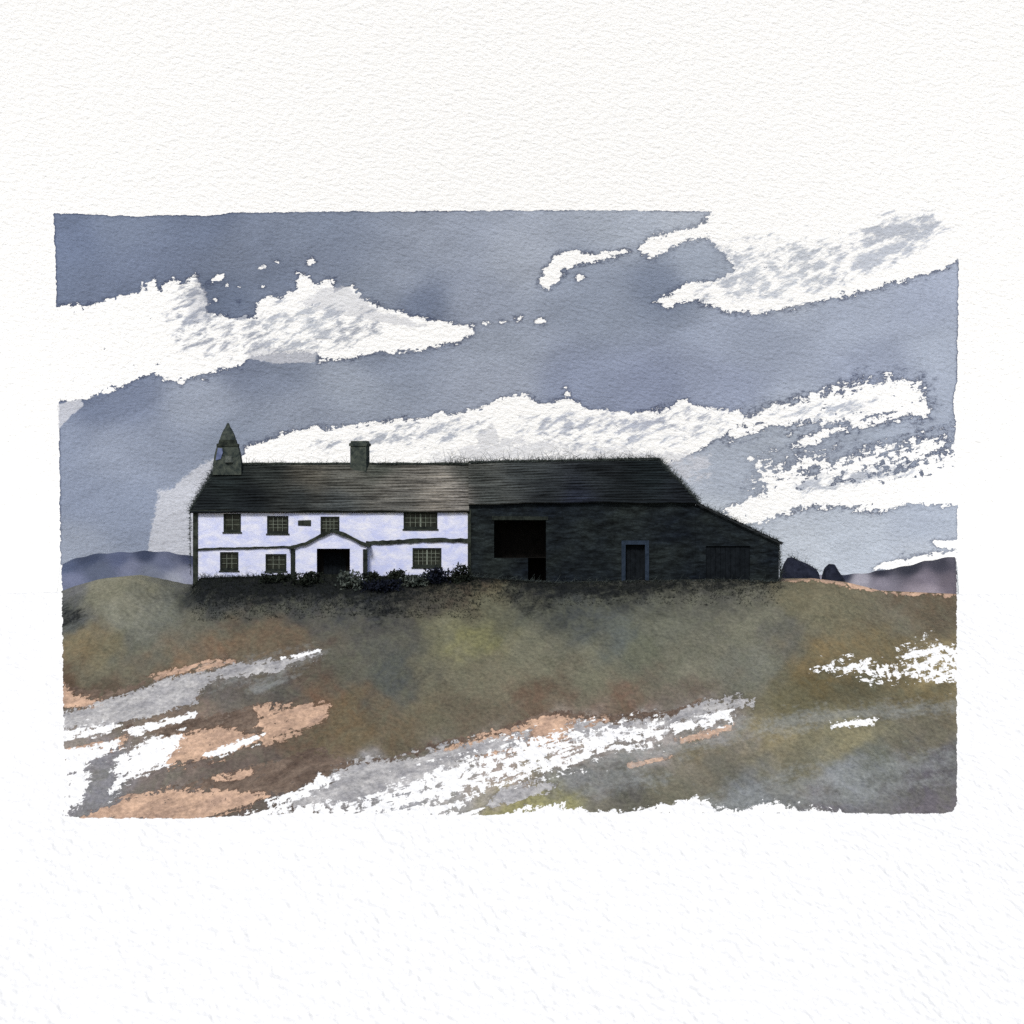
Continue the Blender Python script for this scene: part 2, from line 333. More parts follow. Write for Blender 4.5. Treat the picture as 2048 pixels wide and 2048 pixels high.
G_TONES = [
 (200, 1180, 120, 116, 90), (140, 1235, 66, 72, 74), (250, 1225, 120, 118, 98), (330, 1215, 98, 100, 88), (160, 1290, 120, 100, 62), (215, 1300, 116, 104, 70), (300, 1300, 98, 97, 78), (350, 1330, 122, 92, 62), (200, 1350, 104, 97, 74),
 (130, 1370, 84, 62, 42), (230, 1385, 84, 63, 46), (280, 1255, 112, 112, 96), (280, 1290, 80, 82, 76), (260, 1165, 116, 112, 86), (140, 1190, 92, 92, 92),
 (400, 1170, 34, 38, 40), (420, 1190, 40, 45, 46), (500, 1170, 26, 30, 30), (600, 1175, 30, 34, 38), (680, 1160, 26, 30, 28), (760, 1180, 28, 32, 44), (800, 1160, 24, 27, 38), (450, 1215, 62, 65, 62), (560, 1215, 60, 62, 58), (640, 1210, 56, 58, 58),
 (480, 1272, 112, 90, 62), (560, 1280, 108, 86, 60), (440, 1292, 116, 86, 58), (400, 1250, 98, 96, 78), (660, 1250, 84, 80, 70), (640, 1300, 84, 70, 56), (700, 1330, 84, 82, 68), (790, 1360, 68, 72, 70), (760, 1340, 70, 73, 66),
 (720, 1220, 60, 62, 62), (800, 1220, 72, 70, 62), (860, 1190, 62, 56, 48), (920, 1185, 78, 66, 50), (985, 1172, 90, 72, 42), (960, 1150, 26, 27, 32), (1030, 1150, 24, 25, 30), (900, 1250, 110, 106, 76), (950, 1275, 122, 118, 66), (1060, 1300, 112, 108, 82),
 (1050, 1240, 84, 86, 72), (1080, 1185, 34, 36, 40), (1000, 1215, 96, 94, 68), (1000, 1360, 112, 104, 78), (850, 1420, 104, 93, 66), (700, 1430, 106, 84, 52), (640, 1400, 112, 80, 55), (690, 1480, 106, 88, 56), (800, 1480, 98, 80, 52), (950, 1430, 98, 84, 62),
 (900, 1350, 106, 99, 74), (1080, 1400, 100, 76, 55), (1250, 1408, 106, 77, 56), (1400, 1385, 92, 78, 62), (1150, 1170, 50, 50, 44), (1130, 1210, 62, 66, 62), (1240, 1185, 44, 46, 44), (1300, 1180, 58, 57, 50), (1450, 1190, 74, 73, 64), (1200, 1230, 72, 76, 72),
 (1320, 1250, 103, 103, 84), (1290, 1290, 92, 94, 70), (1240, 1270, 84, 90, 84), (1500, 1250, 112, 109, 86), (1560, 1260, 92, 90, 80), (1400, 1220, 92, 91, 76), (1650, 1230, 114, 106, 76), (1600, 1190, 100, 92, 64), (1800, 1230, 104, 97, 77), (1890, 1250, 94, 80, 60),
 (1850, 1200, 100, 82, 58), (1500, 1330, 107, 107, 91), (1650, 1310, 124, 102, 60), (1780, 1310, 114, 96, 58), (1640, 1360, 92, 78, 42), (1720, 1370, 86, 78, 50), (1850, 1385, 97, 83, 48), (1580, 1400, 95, 87, 54), (1400, 1330, 111, 108, 86), (1200, 1350, 111, 108, 82),
 (1880, 1330, 150, 130, 80), (1400, 1500, 110, 97, 66), (1550, 1480, 134, 120, 82), (1700, 1470, 136, 126, 86), (1850, 1460, 108, 100, 78), (1600, 1530, 110, 103, 76), (1450, 1550, 98, 93, 76), (1250, 1570, 83, 80, 72), (1150, 1550, 104, 100, 98), (1750, 1520, 100, 104, 92),
 (1350, 1600, 104, 98, 76), (1100, 1605, 145, 140, 82), (1040, 1615, 150, 142, 80), (1500, 1590, 118, 122, 124), (1700, 1560, 126, 130, 132), (1650, 1610, 106, 100, 104), (1850, 1570, 96, 90, 95), (1880, 1620, 106, 98, 102), (1880, 1530, 92, 88, 90),
 (450, 1395, 92, 85, 78), (550, 1380, 80, 76, 70), (350, 1470, 138, 112, 92), (450, 1450, 128, 106, 90), (600, 1490, 104, 80, 58), (500, 1540, 94, 79, 68), (450, 1570, 96, 80, 70), (560, 1570, 90, 76, 68), (300, 1575, 116, 102, 92), (210, 1530, 128, 126, 130),
 (205, 1580, 126, 124, 128), (160, 1490, 150, 135, 122), (750, 1560, 156, 154, 154), (900, 1560, 160, 156, 152), (800, 1600, 156, 155, 158), (1000, 1545, 170, 150, 138), (1150, 1500, 176, 156, 142), (1300, 1480, 160, 150, 142), (1420, 1450, 150, 140, 132)]

WX = 16 * np.sin(GPX * .031 + 2 * np.sin(GPY * .043)) + 11 * np.sin(GPX * .083 - GPY * .06) + 6 * np.sin(GPX * .19 + GPY * .13 + 1)
WY = 11 * np.sin(GPY * .05 + 1.7 * np.sin(GPX * .037)) + 8 * np.sin(GPX * .071 + GPY * .09 + 2) + 4 * np.sin(GPX * .17 - GPY * .21)
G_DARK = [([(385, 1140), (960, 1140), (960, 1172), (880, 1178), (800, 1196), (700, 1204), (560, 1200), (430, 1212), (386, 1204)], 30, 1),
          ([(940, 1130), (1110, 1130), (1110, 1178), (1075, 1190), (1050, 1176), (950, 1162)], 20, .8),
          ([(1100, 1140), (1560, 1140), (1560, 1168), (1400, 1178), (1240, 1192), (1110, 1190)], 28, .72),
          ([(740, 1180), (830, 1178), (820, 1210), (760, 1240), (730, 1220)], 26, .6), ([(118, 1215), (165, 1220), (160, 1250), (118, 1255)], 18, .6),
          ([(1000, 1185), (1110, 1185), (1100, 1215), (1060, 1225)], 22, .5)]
def ground_material():
    M = Mat('moor_wash')
    v = M.mapv((1.03, .44, 0))
    stroke = M.brush(v, (.30, 1.7, 1), (0, 0, math.radians(-16)))
    n = pigment_noise(M, v, stroke)
    def ns(seed, k=1.0):
        q = pigment_noise(M, M.mapv(loc=(seed, seed * .7, 0), src=v), M.mapv(loc=(seed * 2, seed, 0), src=stroke))
        return M.math('MULTIPLY', M.math('SUBTRACT', q, .5), 3.4 * k)
    big = M.noise(M.mapv((.8, 1.2, 1), src=v), .35, 5, .6, .8)
    fine = M.noise(M.mapv((1, 1.6, 1), src=v), 3.2, 4, .72)
    mid = M.noise(v, 1.1, 3, .6, .5)
    f = M.math('ADD', M.rng(big, .3, .7, .84, 1.16), M.math('MULTIPLY', M.math('SUBTRACT', fine, .5), 1.45))
    f = M.math('ADD', f, M.math('MULTIPLY', M.math('SUBTRACT', mid, .5), .45))
    c = M.mix(M.rng(M.noise(M.mapv(loc=(9, 4, 0), src=v), .8, 4, .65, 1.2), .40, .70, 0, .45), M.attr('tone', 'Color'), col(104, 106, 88))
    c = M.scale(c, f)
    def layer(c, name, colr, seed, k=1.0, rimc=None):
        m0 = M.math('ADD', M.attr(name), ns(seed, k))
        if rimc:
            r = M.math('MULTIPLY', M.rng(m0, .2, .46), M.math('SUBTRACT', 1.0, M.rng(m0, .46, .5)))
            c = M.mix(M.math('MULTIPLY', r, .45), c, rimc)
        return M.mix(M.rng(m0, .45, .55, smooth=True), c, M.scale(colr[:3] if isinstance(colr, tuple) else colr, f) if not name.startswith('white') else colr)
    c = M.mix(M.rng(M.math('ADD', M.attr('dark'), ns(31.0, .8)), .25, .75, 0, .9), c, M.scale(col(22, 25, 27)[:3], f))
    pm = M.noise(M.brush(v, (.5, 1.6, 1), (0, 0, math.radians(-20))), .8, 5, .7, .4)
    c = layer(c, 'brown', M.mix(M.rng(pm, .35, .65), col(92, 78, 68), col(128, 112, 98)), 3.0, 1.3)
    c = layer(c, 'peach', M.mix(M.rng(pm, .36, .62), col(176, 148, 128), col(214, 180, 152)), 7.0, 1.5, col(92, 64, 44))
    vm = M.math('ADD', M.attr('veil'), ns(41.0, 1.0))
    c = M.mix(M.rng(vm, .2, .8, 0, .46), c, M.scale(col(152, 156, 154)[:3], f))
    gm = M.noise(M.brush(v, (.6, 1.4, 1), (0, 0, math.radians(-16))), .9, 5, .7, .4)
    c = layer(c, 'greyf', M.mix(M.rng(gm, .36, .66), col(152, 151, 152), col(200, 198, 194)), 11.0, 1.2, col(80, 72, 66))
    c = layer(c, 'white', PAPER, 17.0, 1.7)
    c = layer(c, 'white2', PAPER, 23.0, .55)
    M.bump(M.noise(M.brush(v, (.75, 1.0, 1), (0, 0, math.radians(14))), 2.2, 1, .5), .8, .28)
    return M.done(c)
w2 = np.clip(.5 - sdf(FRAME_G, GPX, GPY) / 10, -.7, 4)
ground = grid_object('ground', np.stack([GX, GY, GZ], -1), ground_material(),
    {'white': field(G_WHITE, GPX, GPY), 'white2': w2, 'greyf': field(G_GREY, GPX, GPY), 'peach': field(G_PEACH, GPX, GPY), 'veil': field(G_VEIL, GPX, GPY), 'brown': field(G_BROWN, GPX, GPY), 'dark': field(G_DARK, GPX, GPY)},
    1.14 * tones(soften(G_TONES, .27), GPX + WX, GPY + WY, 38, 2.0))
tag(ground, 'olive and rust moorland slope streaked with bare white below the farm', 'moorland', kind='structure')

# ------------------------------------------------------------------ far hills
def hill(name, label, prof, yc, half, tone_s, rims):
    k = S * (D0 + yc) / D0
    ps = np.arange(prof[0][0], prof[-1][0], 5.0)
    ys = np.linspace(yc - half, yc + half, 90)
    Q, Y = np.meshgrid(ps, ys)
    X = (Q - 1024) * S * (D0 + Y) / D0
    top = np.interp(Q, [p[0] for p in prof], [(1024 - p[1]) * k for p in prof])
    top = top + .03 * np.sin(X * 1.1) + .05 * np.sin(X * 2.9 + 1)
    t = np.clip(np.abs(Y - yc) / half, 0, 1)
    Z = -17.5 + (top + 17.5) * np.cos(t * math.pi / 2) ** 1.3
    kk = S * (D0 + Y) / D0
    px = X / kk + 1024; py = 1024 - Z / kk
    w = np.clip(.5 - sdf(FRAME_G, px, py) / 10, 0, 1)
    M = Mat(name + '_wash')
    v = M.mapv((1 / 1.18, .5, 1))
    n = M.noise(v, 1.6, 5, .62, .3); nk = M.math('MULTIPLY', M.math('SUBTRACT', n, .5), 1.3)
    f = M.math('ADD', M.rng(M.noise(v, .35, 4, .6, .8), .3, .7, .82, 1.15), M.math('MULTIPLY', M.math('SUBTRACT', M.noise(v, 6, 2, .6), .5), .35))
    c = M.mix(M.rng(M.math('ADD', M.attr('white'), nk), .45, .55, smooth=True), M.scale(M.attr('tone', 'Color'), f), PAPER)
    grain_bump(M, v, 1.0)
    o = grid_object(name, np.stack([X, Y, Z], -1), M.done(c), {'white': w}, tones(tone_s, px, py, 9))
    return tag(o, label, 'hill', kind='structure')
hill('hill', 'low blue grey hill rising behind the left end of the farmhouse', [(104, 1260), (113, 1190), (119, 1129), (150, 1117), (180, 1110), (230, 1105), (290, 1102), (340, 1105), (385, 1112), (440, 1120), (520, 1150), (600, 1200)], 42, 20,
     [(130, 1128, 78, 88, 112), (180, 1114, 60, 69, 90), (290, 1106, 54, 62, 82), (385, 1115, 62, 68, 90), (240, 1118, 84, 92, 116), (330, 1122, 98, 104, 124), (200, 1140, 92, 100, 118), (300, 1150, 110, 116, 130), (350, 1165, 138, 142, 152), (140, 1165, 108, 114, 136), (380, 1150, 128, 131, 146), (260, 1135, 112, 117, 136)], None)
hill('hill', 'dark topped mauve grey hill on the horizon right of the barn', [(1400, 1215), (1500, 1170), (1590, 1152), (1640, 1149), (1690, 1149), (1740, 1145), (1790, 1137), (1850, 1122), (1914, 1113), (1918, 1190), (1926, 1260)], 48, 20,
     [(1600, 1155, 96, 98, 116), (1690, 1150, 44, 48, 64), (1760, 1144, 46, 48, 60), (1820, 1134, 50, 52, 62), (1880, 1128, 62, 62, 72), (1910, 1118, 92, 90, 100), (1650, 1162, 140, 138, 148), (1760, 1165, 132, 128, 138), (1850, 1160, 118, 112, 122), (1900, 1165, 104, 98, 106), (1850, 1180, 150, 142, 150), (1720, 1160, 158, 156, 164)], None)

# ------------------------------------------------------------------ mesh helper
class MB:
    def __init__(s): s.v = []; s.f = []
    def face(s, *pts):
        i = len(s.v); s.v += [tuple(p) for p in pts]; s.f.append(tuple(range(i, i + len(pts)))); return s
    def box(s, x0, x1, y0, y1, z0, z1):
        i = len(s.v)
        s.v += [(x, y, z) for z in (z0, z1) for y in (y0, y1) for x in (x0, x1)]
        s.f += [tuple(i + k for k in q) for q in ((0, 2, 3, 1), (4, 5, 7, 6), (0, 1, 5, 4), (2, 6, 7, 3), (0, 4, 6, 2), (1, 3, 7, 5))]
        return s
    def prism(s, poly, y0, y1):
        """poly in (x, z), anticlockwise seen from the front (-y)"""
        n = len(poly); i = len(s.v)
        s.v += [(x, y0, z) for x, z in poly] + [(x, y1, z) for x, z in poly]
        s.f.append(tuple(range(i, i + n))); s.f.append(tuple(range(i + 2 * n - 1, i + n - 1, -1)))
        for k in range(n):
            a, b = k, (k + 1) % n
            s.f.append((i + b, i + a, i + n + a, i + n + b))
        return s
    def tube(s, pts, r0, r1, n=5):
        i = len(s.v); m = len(pts)
        for k, p in enumerate(pts):
            p = Vector(p); d = (Vector(pts[min(k + 1, m - 1)]) - Vector(pts[max(k - 1, 0)])).normalized()
            a = d.cross(Vector((.31, .77, .55))).normalized(); b = d.cross(a); r = r0 + (r1 - r0) * k / (m - 1)
            s.v += [tuple(p + r * (a * math.cos(q * 6.2832 / n) + b * math.sin(q * 6.2832 / n))) for q in range(n)]
        for k in range(m - 1):
            for q in range(n):
                s.f.append((i + k * n + q, i + k * n + (q + 1) % n, i + (k + 1) * n + (q + 1) % n, i + (k + 1) * n + q))
        s.f.append(tuple(i + q for q in range(n))[::-1]); s.f.append(tuple(i + (m - 1) * n + q for q in range(n)))
        return s
    def wall(s, x0, x1, z0, top, y, holes, depth=.35, cuts=()):
        """front skin at y with rectangular holes (x0,x1,z0,z1) and their reveals; top(x) gives the upper edge"""
        xs = sorted({x0, x1, *cuts, *[h[0] for h in holes], *[h[1] for h in holes]})
        zs = sorted({z0, *[h[2] for h in holes], *[h[3] for h in holes]})
        for xa, xb in zip(xs, xs[1:]):
            for k, za in enumerate(zs):
                last = k == len(zs) - 1
                za0, za1 = min(za, top(xa)), min(za, top(xb))
                zb0 = top(xa) if last else min(zs[k + 1], top(xa)); zb1 = top(xb) if last else min(zs[k + 1], top(xb))
                if zb0 - za0 < 1e-4 and zb1 - za1 < 1e-4: continue
                zm = (za + (zs[k + 1] if not last else zb0)) / 2; xm = (xa + xb) / 2
                if any(h[0] < xm < h[1] and h[2] < zm < h[3] for h in holes): continue
                s.face((xa, y, za0), (xb, y, za1), (xb, y, zb1), (xa, y, zb0))
        for a, b, c, d in holes:
            y1 = y + depth
            s.face((a, y, c), (a, y, d), (a, y1, d), (a, y1, c)); s.face((b, y, d), (b, y, c), (b, y1, c), (b, y1, d))
            s.face((a, y, d), (b, y, d), (b, y1, d), (a, y1, d)); s.face((b, y, c), (a, y, c), (a, y1, c), (b, y1, c))
        return s
    def build(s, name, mat, parent=None, smooth=False, tone=None):
        me = bpy.data.meshes.new(name); me.from_pydata(s.v, [], s.f); me.materials.append(mat)
        if smooth: me.polygons.foreach_set('use_smooth', [True] * len(me.polygons))
        if tone is not None:
            a = me.attributes.new('tone', 'FLOAT_COLOR', 'POINT')
            a.data.foreach_set('color', np.concatenate([np.asarray(tone, float), np.ones((len(s.v), 1))], 1).reshape(-1).astype(np.float32))
        me.update()
        o = bpy.data.objects.new(name, me); C.objects.link(o)
        if parent is not None:
            o.parent = parent
            o.matrix_parent_inverse = world_of(parent).inverted()
        return o
from mathutils import Matrix
def world_of(o):
    m = Matrix.LocRotScale(o.location, o.rotation_euler, o.scale)
    if o.parent is not None: m = world_of(o.parent) @ o.matrix_parent_inverse @ m
    return m
def empty(name, loc):
    o = bpy.data.objects.new(name, None); o.location = loc; C.objects.link(o); return o

# ------------------------------------------------------------------ materials of the buildings
def m_plaster():
    M = Mat('whitewash')
    v = M.mapv((1, 1, 1))
    n = M.noise(M.mapv((.7, 1, 1.3), (0, math.radians(12), 0)), 1.1, 5, .65, .4)
    g = M.noise(M.mapv((.8, 1, 1.8)), 5.5, 3, .65)
    c = M.mix(M.rng(n, .38, .68), col(202, 210, 246), col(238, 240, 250))
    st = M.noise(M.mapv((.5, 1, .8)), .9, 5, .7, .6)
    c = M.mix(M.rng(st, .60, .74, 0, .35), c, col(186, 186, 160))
    c = M.scale(c, M.rng(g, .25, .75, .88, 1.08))
    M.bump(M.math('ADD', n, g), .35, .05)
    return M.done(c)
def m_stained(name, a, b, sc_=3.0, sp=.1):
    M = Mat(name)
    n = M.noise(M.co, sc_, 5, .65, .5)
    M.bump(n, .4, .05)
    return M.done(M.mix(M.rng(n, .35, .68), a, b))
def m_roof():
    M = Mat('old_stone_slates')
    st = M.noise(M.mapv((.13, 1, 2.6)), 1.9, 5, .65, .3)
    bl = M.noise(M.mapv((.5, 1, .9)), .55, 4, .6, .6)
    g = M.noise(M.mapv((.7, 1, 1.6)), 6, 2, .6)
    f = M.math('MULTIPLY', M.rng(st, .34, .66, .34, 1.75), M.rng(bl, .3, .7, .72, 1.3))
    f = M.math('MULTIPLY', f, M.rng(g, .25, .75, .65, 1.35))
    M.bump(M.math('ADD', st, M.math('MULTIPLY', g, .5)), .5, .08)
    return M.done(M.scale(M.attr('tone', 'Color'), f))
def m_rubble():
    M = Mat('dark_rubble_stone')
    st = M.noise(M.mapv((.45, 1, 1.7)), 1.5, 5, .68, .5)
    big = M.noise(M.mapv((.6, 1, .8)), .28, 4, .6, .5)
    d, nd = M.voro(M.mapv((1.3, 1, 3.2)), 1.5)
    c = M.mix(M.rng(big, .35, .65), col(20, 26, 34), col(36, 42, 42))
    f = M.math('MULTIPLY', M.rng(st, .32, .70, .25, 1.9), M.rng(d, .1, .8, 1.15, .7))
    g = M.noise(M.mapv((.8, 1, 1.6)), 6, 2, .6)
    f = M.math('MULTIPLY', f, M.rng(g, .25, .75, .6, 1.4))
    M.bump(M.math('SUBTRACT', st, M.math('MULTIPLY', d, .6)), .6, .1)
    return M.done(M.scale(c, f))
WHITE, ROOF, RUBBLE = m_plaster(), m_roof(), m_rubble()
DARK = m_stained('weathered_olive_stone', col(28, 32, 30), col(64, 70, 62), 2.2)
TRIM = m_stained('olive_timber', col(26, 30, 29), col(52, 58, 53), 3)
BARS = m_stained('glazing_bars', col(98, 106, 96), col(130, 138, 126), 4)
BLACK = m_stained('dark_interior', col(18, 18, 18), col(34, 32, 30), 2)
STACK = m_stained('sooty_stone', col(40, 48, 48), col(82, 88, 80), 2.2)
LIME = m_stained('blue_limewash', col(78, 90, 122), col(118, 128, 160), 1.8)
SLATEBLUE = m_stained('blue_grey_painted_timber', col(32, 42, 54), col(50, 61, 76), 2.5)
PLANK = m_stained('tarred_planks', col(12, 16, 20), col(27, 32, 37), 2)
def m_glass():
    M = Mat('dim_window_glass')
    n = M.noise(M.co, 3.0, 4, .6, .4)
    M.b.inputs['Roughness'].default_value = .35; M.b.inputs['Specular IOR Level'].default_value = .2
    return M.done(M.mix(M.rng(n, .35, .7), col(14, 18, 15), col(52, 57, 48)))
GLASS = m_glass()

# roof slopes: overlapping courses of slates, each course a little proud of the next
def slope(mb, a0, a1, b0, b1, n, tone_fn, T, wob=.05, seed=0):
    """a0-a1 eave ends, b0-b1 ridge ends"""
    r = random.Random(seed)
    a0, a1, b0, b1 = map(Vector, (a0, a1, b0, b1))
    nor = (a1 - a0).cross(b0 - a0).normalized()
    for i in range(n):
        t0, t1 = i / n, (i + 1) / n
        L0, R0, L1, R1 = a0.lerp(b0, t0), a1.lerp(b1, t0), a0.lerp(b0, t1), a1.lerp(b1, t1)
        m = max(4, int((R0 - L0).length / .55))
        base = len(mb.v); jl = r.uniform(-.04, .04)
        for k in range(m + 1):
            s = k / m
            lo, up = L0.lerp(R0, s), L1.lerp(R1, s)
            lift = .07 + r.uniform(-.02, .035)
            drop = (up - lo) * (-.10 + r.uniform(-wob, wob))
            w = Vector((0, 0, .05 * math.sin(lo.x * .33) + .03 * math.sin(lo.x * 1.1 + i)))
            for q in (lo + drop + w - nor * .02, lo + drop + nor * lift + w, up + nor * .012 + w):
                mb.v.append(tuple(q)); T.append(tone_fn(q))
        for k in range(m):
            p = base + k * 3; q = p + 3
            mb.f += [(p, q, q + 1, p + 1), (p + 1, q + 1, q + 2, p + 2)]
def tone_of(samples):
    s = [(x, y, lin((c[0] - 1, c[1] - 1, c[2] + 3)) * ALB * (1.25 if c[0] > 45 else 1.0)) for x, y, *c in samples]
    def f(q):
        k = S * (D0 + q.y) / D0; X = q.x / k + 1024; Y = 1024 - q.z / k
        W = 0; A = np.zeros(3)
        for x, y, c in s:
            w = 1 / ((X - x) ** 2 + (Y - y) ** 2 + 500) ** 2; W += w; A = A + w * c
        return A / W
    return f
roof_tone = tone_of([(400, 1010, 26, 30, 28), (450, 960, 34, 40, 36), (540, 940, 44, 48, 42), (500, 1000, 24, 28, 26), (600, 990, 40, 44, 40), (620, 950, 84, 82, 70), (700, 960, 84, 84, 74), (680, 1005, 56, 60, 56), (780, 970, 92, 90, 80), (800, 1005, 80, 80, 72), (760, 935, 66, 70, 60),
    (850, 945, 92, 90, 80), (890, 970, 122, 118, 106), (880, 1000, 116, 112, 100), (920, 990, 106, 103, 94), (925, 940, 70, 72, 64), (950, 960, 50, 54, 48), (970, 1000, 62, 66, 60), (1050, 940, 52, 56, 52), (1100, 980, 42, 46, 44), (1200, 950, 34, 38, 36), (1300, 940, 26, 32, 30), (1250, 990, 24, 28, 26), (1370, 990, 28, 32, 32), (1150, 1005, 34, 38, 44)])

RY = 4.0; BY = 8.0          # ridge and back wall depth
# ------------------------------------------------------------------ FARMHOUSE
hx0, hx1 = sx(393), sx(937)
base_z = sz(1190)
house = empty('farmhouse', (sx(665), 4, sz(1152)))
tag(house, 'long white two storey farmhouse with dark slate roof, pointed chimney and gabled porch', 'farmhouse')
ez = sz(1021)
def H(x0, x1, y0, y1): return (sx(x0), sx(x1), sz(y1), sz(y0))
WINS = [(H(447, 482, 1027, 1064), 2, 3), (H(534, 577, 1032, 1067), 4, 4), (H(641, 679, 1033, 1068), 4, 4), (H(807, 875, 1024, 1058), 6, 3),
        (H(440, 477, 1104, 1141), 3, 3), (H(531, 573, 1108, 1142), 3, 3), (H(825, 883, 1096, 1134), 6, 4)]
w = MB(); w.wall(hx0, hx1, base_z, lambda x: ez + .12, 0, [q[0] for q in WINS] + [H(634, 701, 1097, 1172)], .34)
w.face((hx0, BY, base_z), (hx0, 0, base_z), (hx0, 0, ez + .12), (hx0, BY, ez + .12))
w.face((hx1, BY, base_z), (hx0, BY, base_z), (hx0, BY, ez + .1), (hx1, BY, ez + .1))
w.build('wall', WHITE, house)
def window(rect, nx, nz, parent, mull=None):
    a, b, c, d = rect
    f = MB(); t = .13; y0, y1 = .06, .2
    f.box(a, a + t, y0, y1, c, d); f.box(b - t, b, y0, y1, c, d); f.box(a + t, b - t, y0, y1, d - t, d); f.box(a + t, b - t, y0, y1, c, c + t * 1.4)
    o = f.build('window', TRIM, parent)
    g = MB(); g.box(a + t, b - t, .17, .19, c + t * 1.4, d - t); g.build('pane', GLASS, o)
    m = MB()
    for k in range(1, nx):
        x = a + t + (b - a - 2 * t) * k / nx; r = .018 if not (nx == 6 and k == 3) else .06
        m.box(x - r, x + r, .11, .165, c + t * 1.4, d - t)
    for k in range(1, nz):
        z = c + t * 1.4 + (d - c - 2.4 * t) * k / nz
        m.box(a + t, b - t, .125, .16, z - .016, z + .016)
    m.build('glazing_bar', BARS, o)
    si = MB(); si.box(a - .08, b + .08, -.07, .06, c - .12, c); si.build('sill', DARK, o)
    return o
for r_, nx, nz in WINS: window(r_, nx, nz, house)
# the stone string course, stepping up over the porch gable
def band(mb, pts, th, y0, y1):
    r = random.Random(int(pts[0][0] * 100)); q = []
    for (x0, z0), (x1, z1) in zip(pts, pts[1:]):
        n = max(2, int(abs(x1 - x0) / .3))
        q += [(x0 + (x1 - x0) * k / n, z0 + (z1 - z0) * k / n) for k in range(n)]
    q.append(pts[-1])
    lo = [(x, z - th * r.uniform(.32, .62)) for x, z in q]; up = [(x, z + th * r.uniform(.32, .62)) for x, z in q]
    for k in range(len(q) - 1):
        mb.prism([lo[k], lo[k + 1], up[k + 1], up[k]], y0, y1)
def dp(x, y): return (sx(x), sz(y))
b = MB(); band(b, [dp(394, 1099), dp(440, 1097), dp(500, 1096), dp(560, 1094), dp(592, 1094)], .17, -.12, .0); b.build('string_course', DARK, house)
b = MB(); band(b, [dp(732, 1086), dp(790, 1084), dp(860, 1080), dp(937, 1081)], .34, -.12, .0); b.build('string_course', DARK, house)
b = MB(); b.box(sx(386), hx0 + .12, -.08, .5, base_z, ez + .15); b.build('dark_corner_strip', DARK, house)  # left strip: shade on the gable-end wall edge, put in as a dark box
b = MB(); b.box(hx1 - .06, hx1 + .2, -.1, .3, base_z, ez + .1); b.build('dark_corner_strip', DARK, house)
b = MB(); b.prism([dp(596, 1051), dp(622, 1052), dp(622, 1040), dp(596, 1041)], -.05, .0); b.build('date_stone', DARK, house)
# porch
pf = -.9
apex = dp(666, 1064)
pl, pr = sx(585), sx(734)
ptop = lambda x: np.interp(x, [pl, sx(612), sx(640), apex[0], sx(700), sx(722), pr], [sz(1097), sz(1089), sz(1075), apex[1] - .02, sz(1075), sz(1088), sz(1094)])
porch = MB()
dr = H(635, 701, 1097, 1172)
porch.wall(pl, pr, base_z, lambda x: float(ptop(x)), pf, [dr], .3, cuts=(sx(612), apex[0], sx(722)))
porch.face((pl, 0, base_z), (pl, pf, base_z), (pl, pf, sz(1098)), (pl, 0, sz(1098))); porch.face((pr, pf, base_z), (pr, 0, base_z), (pr, 0, sz(1093)), (pr, pf, sz(1093)))
po = porch.build('porch', WHITE, house)
g = MB()
th = .27
band(g, [dp(578, 1096), dp(612, 1087), dp(640, 1073), (apex[0], apex[1] + .12)], th, pf - .22, -.005)
band(g, [(apex[0], apex[1] + .12), dp(700, 1073), dp(722, 1086), dp(742, 1091)], th, pf - .22, -.005)
g.build('porch_roof', DARK, po)
for x0, x1 in ((583, 592), (727, 736)):
    g = MB(); g.box(sx(x0), sx(x1), pf - .08, pf + .2, base_z, sz(1098)); g.build('post', TRIM, po)
g = MB()
a, b_, c, d = dr
g.face((a, pf + .3, c), (b_, pf + .3, c), (b_, -.0 + .9, c), (a, .9, c)); g.face((a, .9, c), (b_, .9, c), (b_, .9, d), (a, .9, d))
g.face((a, pf + .3, c), (a, .9, c), (a, .9, d), (a, pf + .3, d)); g.face((b_, .9, c), (b_, pf + .3, c), (b_, pf + .3, d), (b_, .9, d)); g.face((a, .9, d), (b_, .9, d), (b_, pf + .3, d), (a, pf + .3, d))
dw = g.build('doorway', BLACK, po)
g = MB()
for k in range(5):
    xa = a + .45 + k * .36
    g.box(xa, xa + .34, .82, .88, c, d - .35)
g.build('door', PLANK, dw)
# roof
mb = MB(); T = []
e_l, e_r = at(380, 1024, -.35), at(938, 1021, -.35)
r_l, r_r = at(434, 929, RY), at(938, 929, RY)
slope(mb, e_l, e_r, r_l, r_r, 17, roof_tone, T, seed=2)
bk_l, bk_r = Vector((e_l.x, BY + .35, e_l.z)), Vector((e_r.x, BY + .35, e_r.z))
slope(mb, bk_r, bk_l, r_r, r_l, 10, roof_tone, T, seed=3)
slope(mb, bk_l, e_l, r_l + Vector((0, .02, 0)), r_l - Vector((0, .02, 0)), 17, roof_tone, T, seed=4)
roof = mb.build('roof', ROOF, house, tone=T)
g = MB(); g.tube([r_l + Vector((-.1, 0, .03))] + [r_l.lerp(r_r, t) + Vector((0, 0, .05 + random.uniform(-.03, .03))) for t in np.linspace(0, 1, 40)], .11, .11, 7); g.build('ridge_cap', DARK, roof)
g = MB(); g.prism([dp(381, 1026), dp(937, 1025), dp(937, 1019), dp(381, 1020)], -.22, -.06); g.build('eaves_board', DARK, roof)
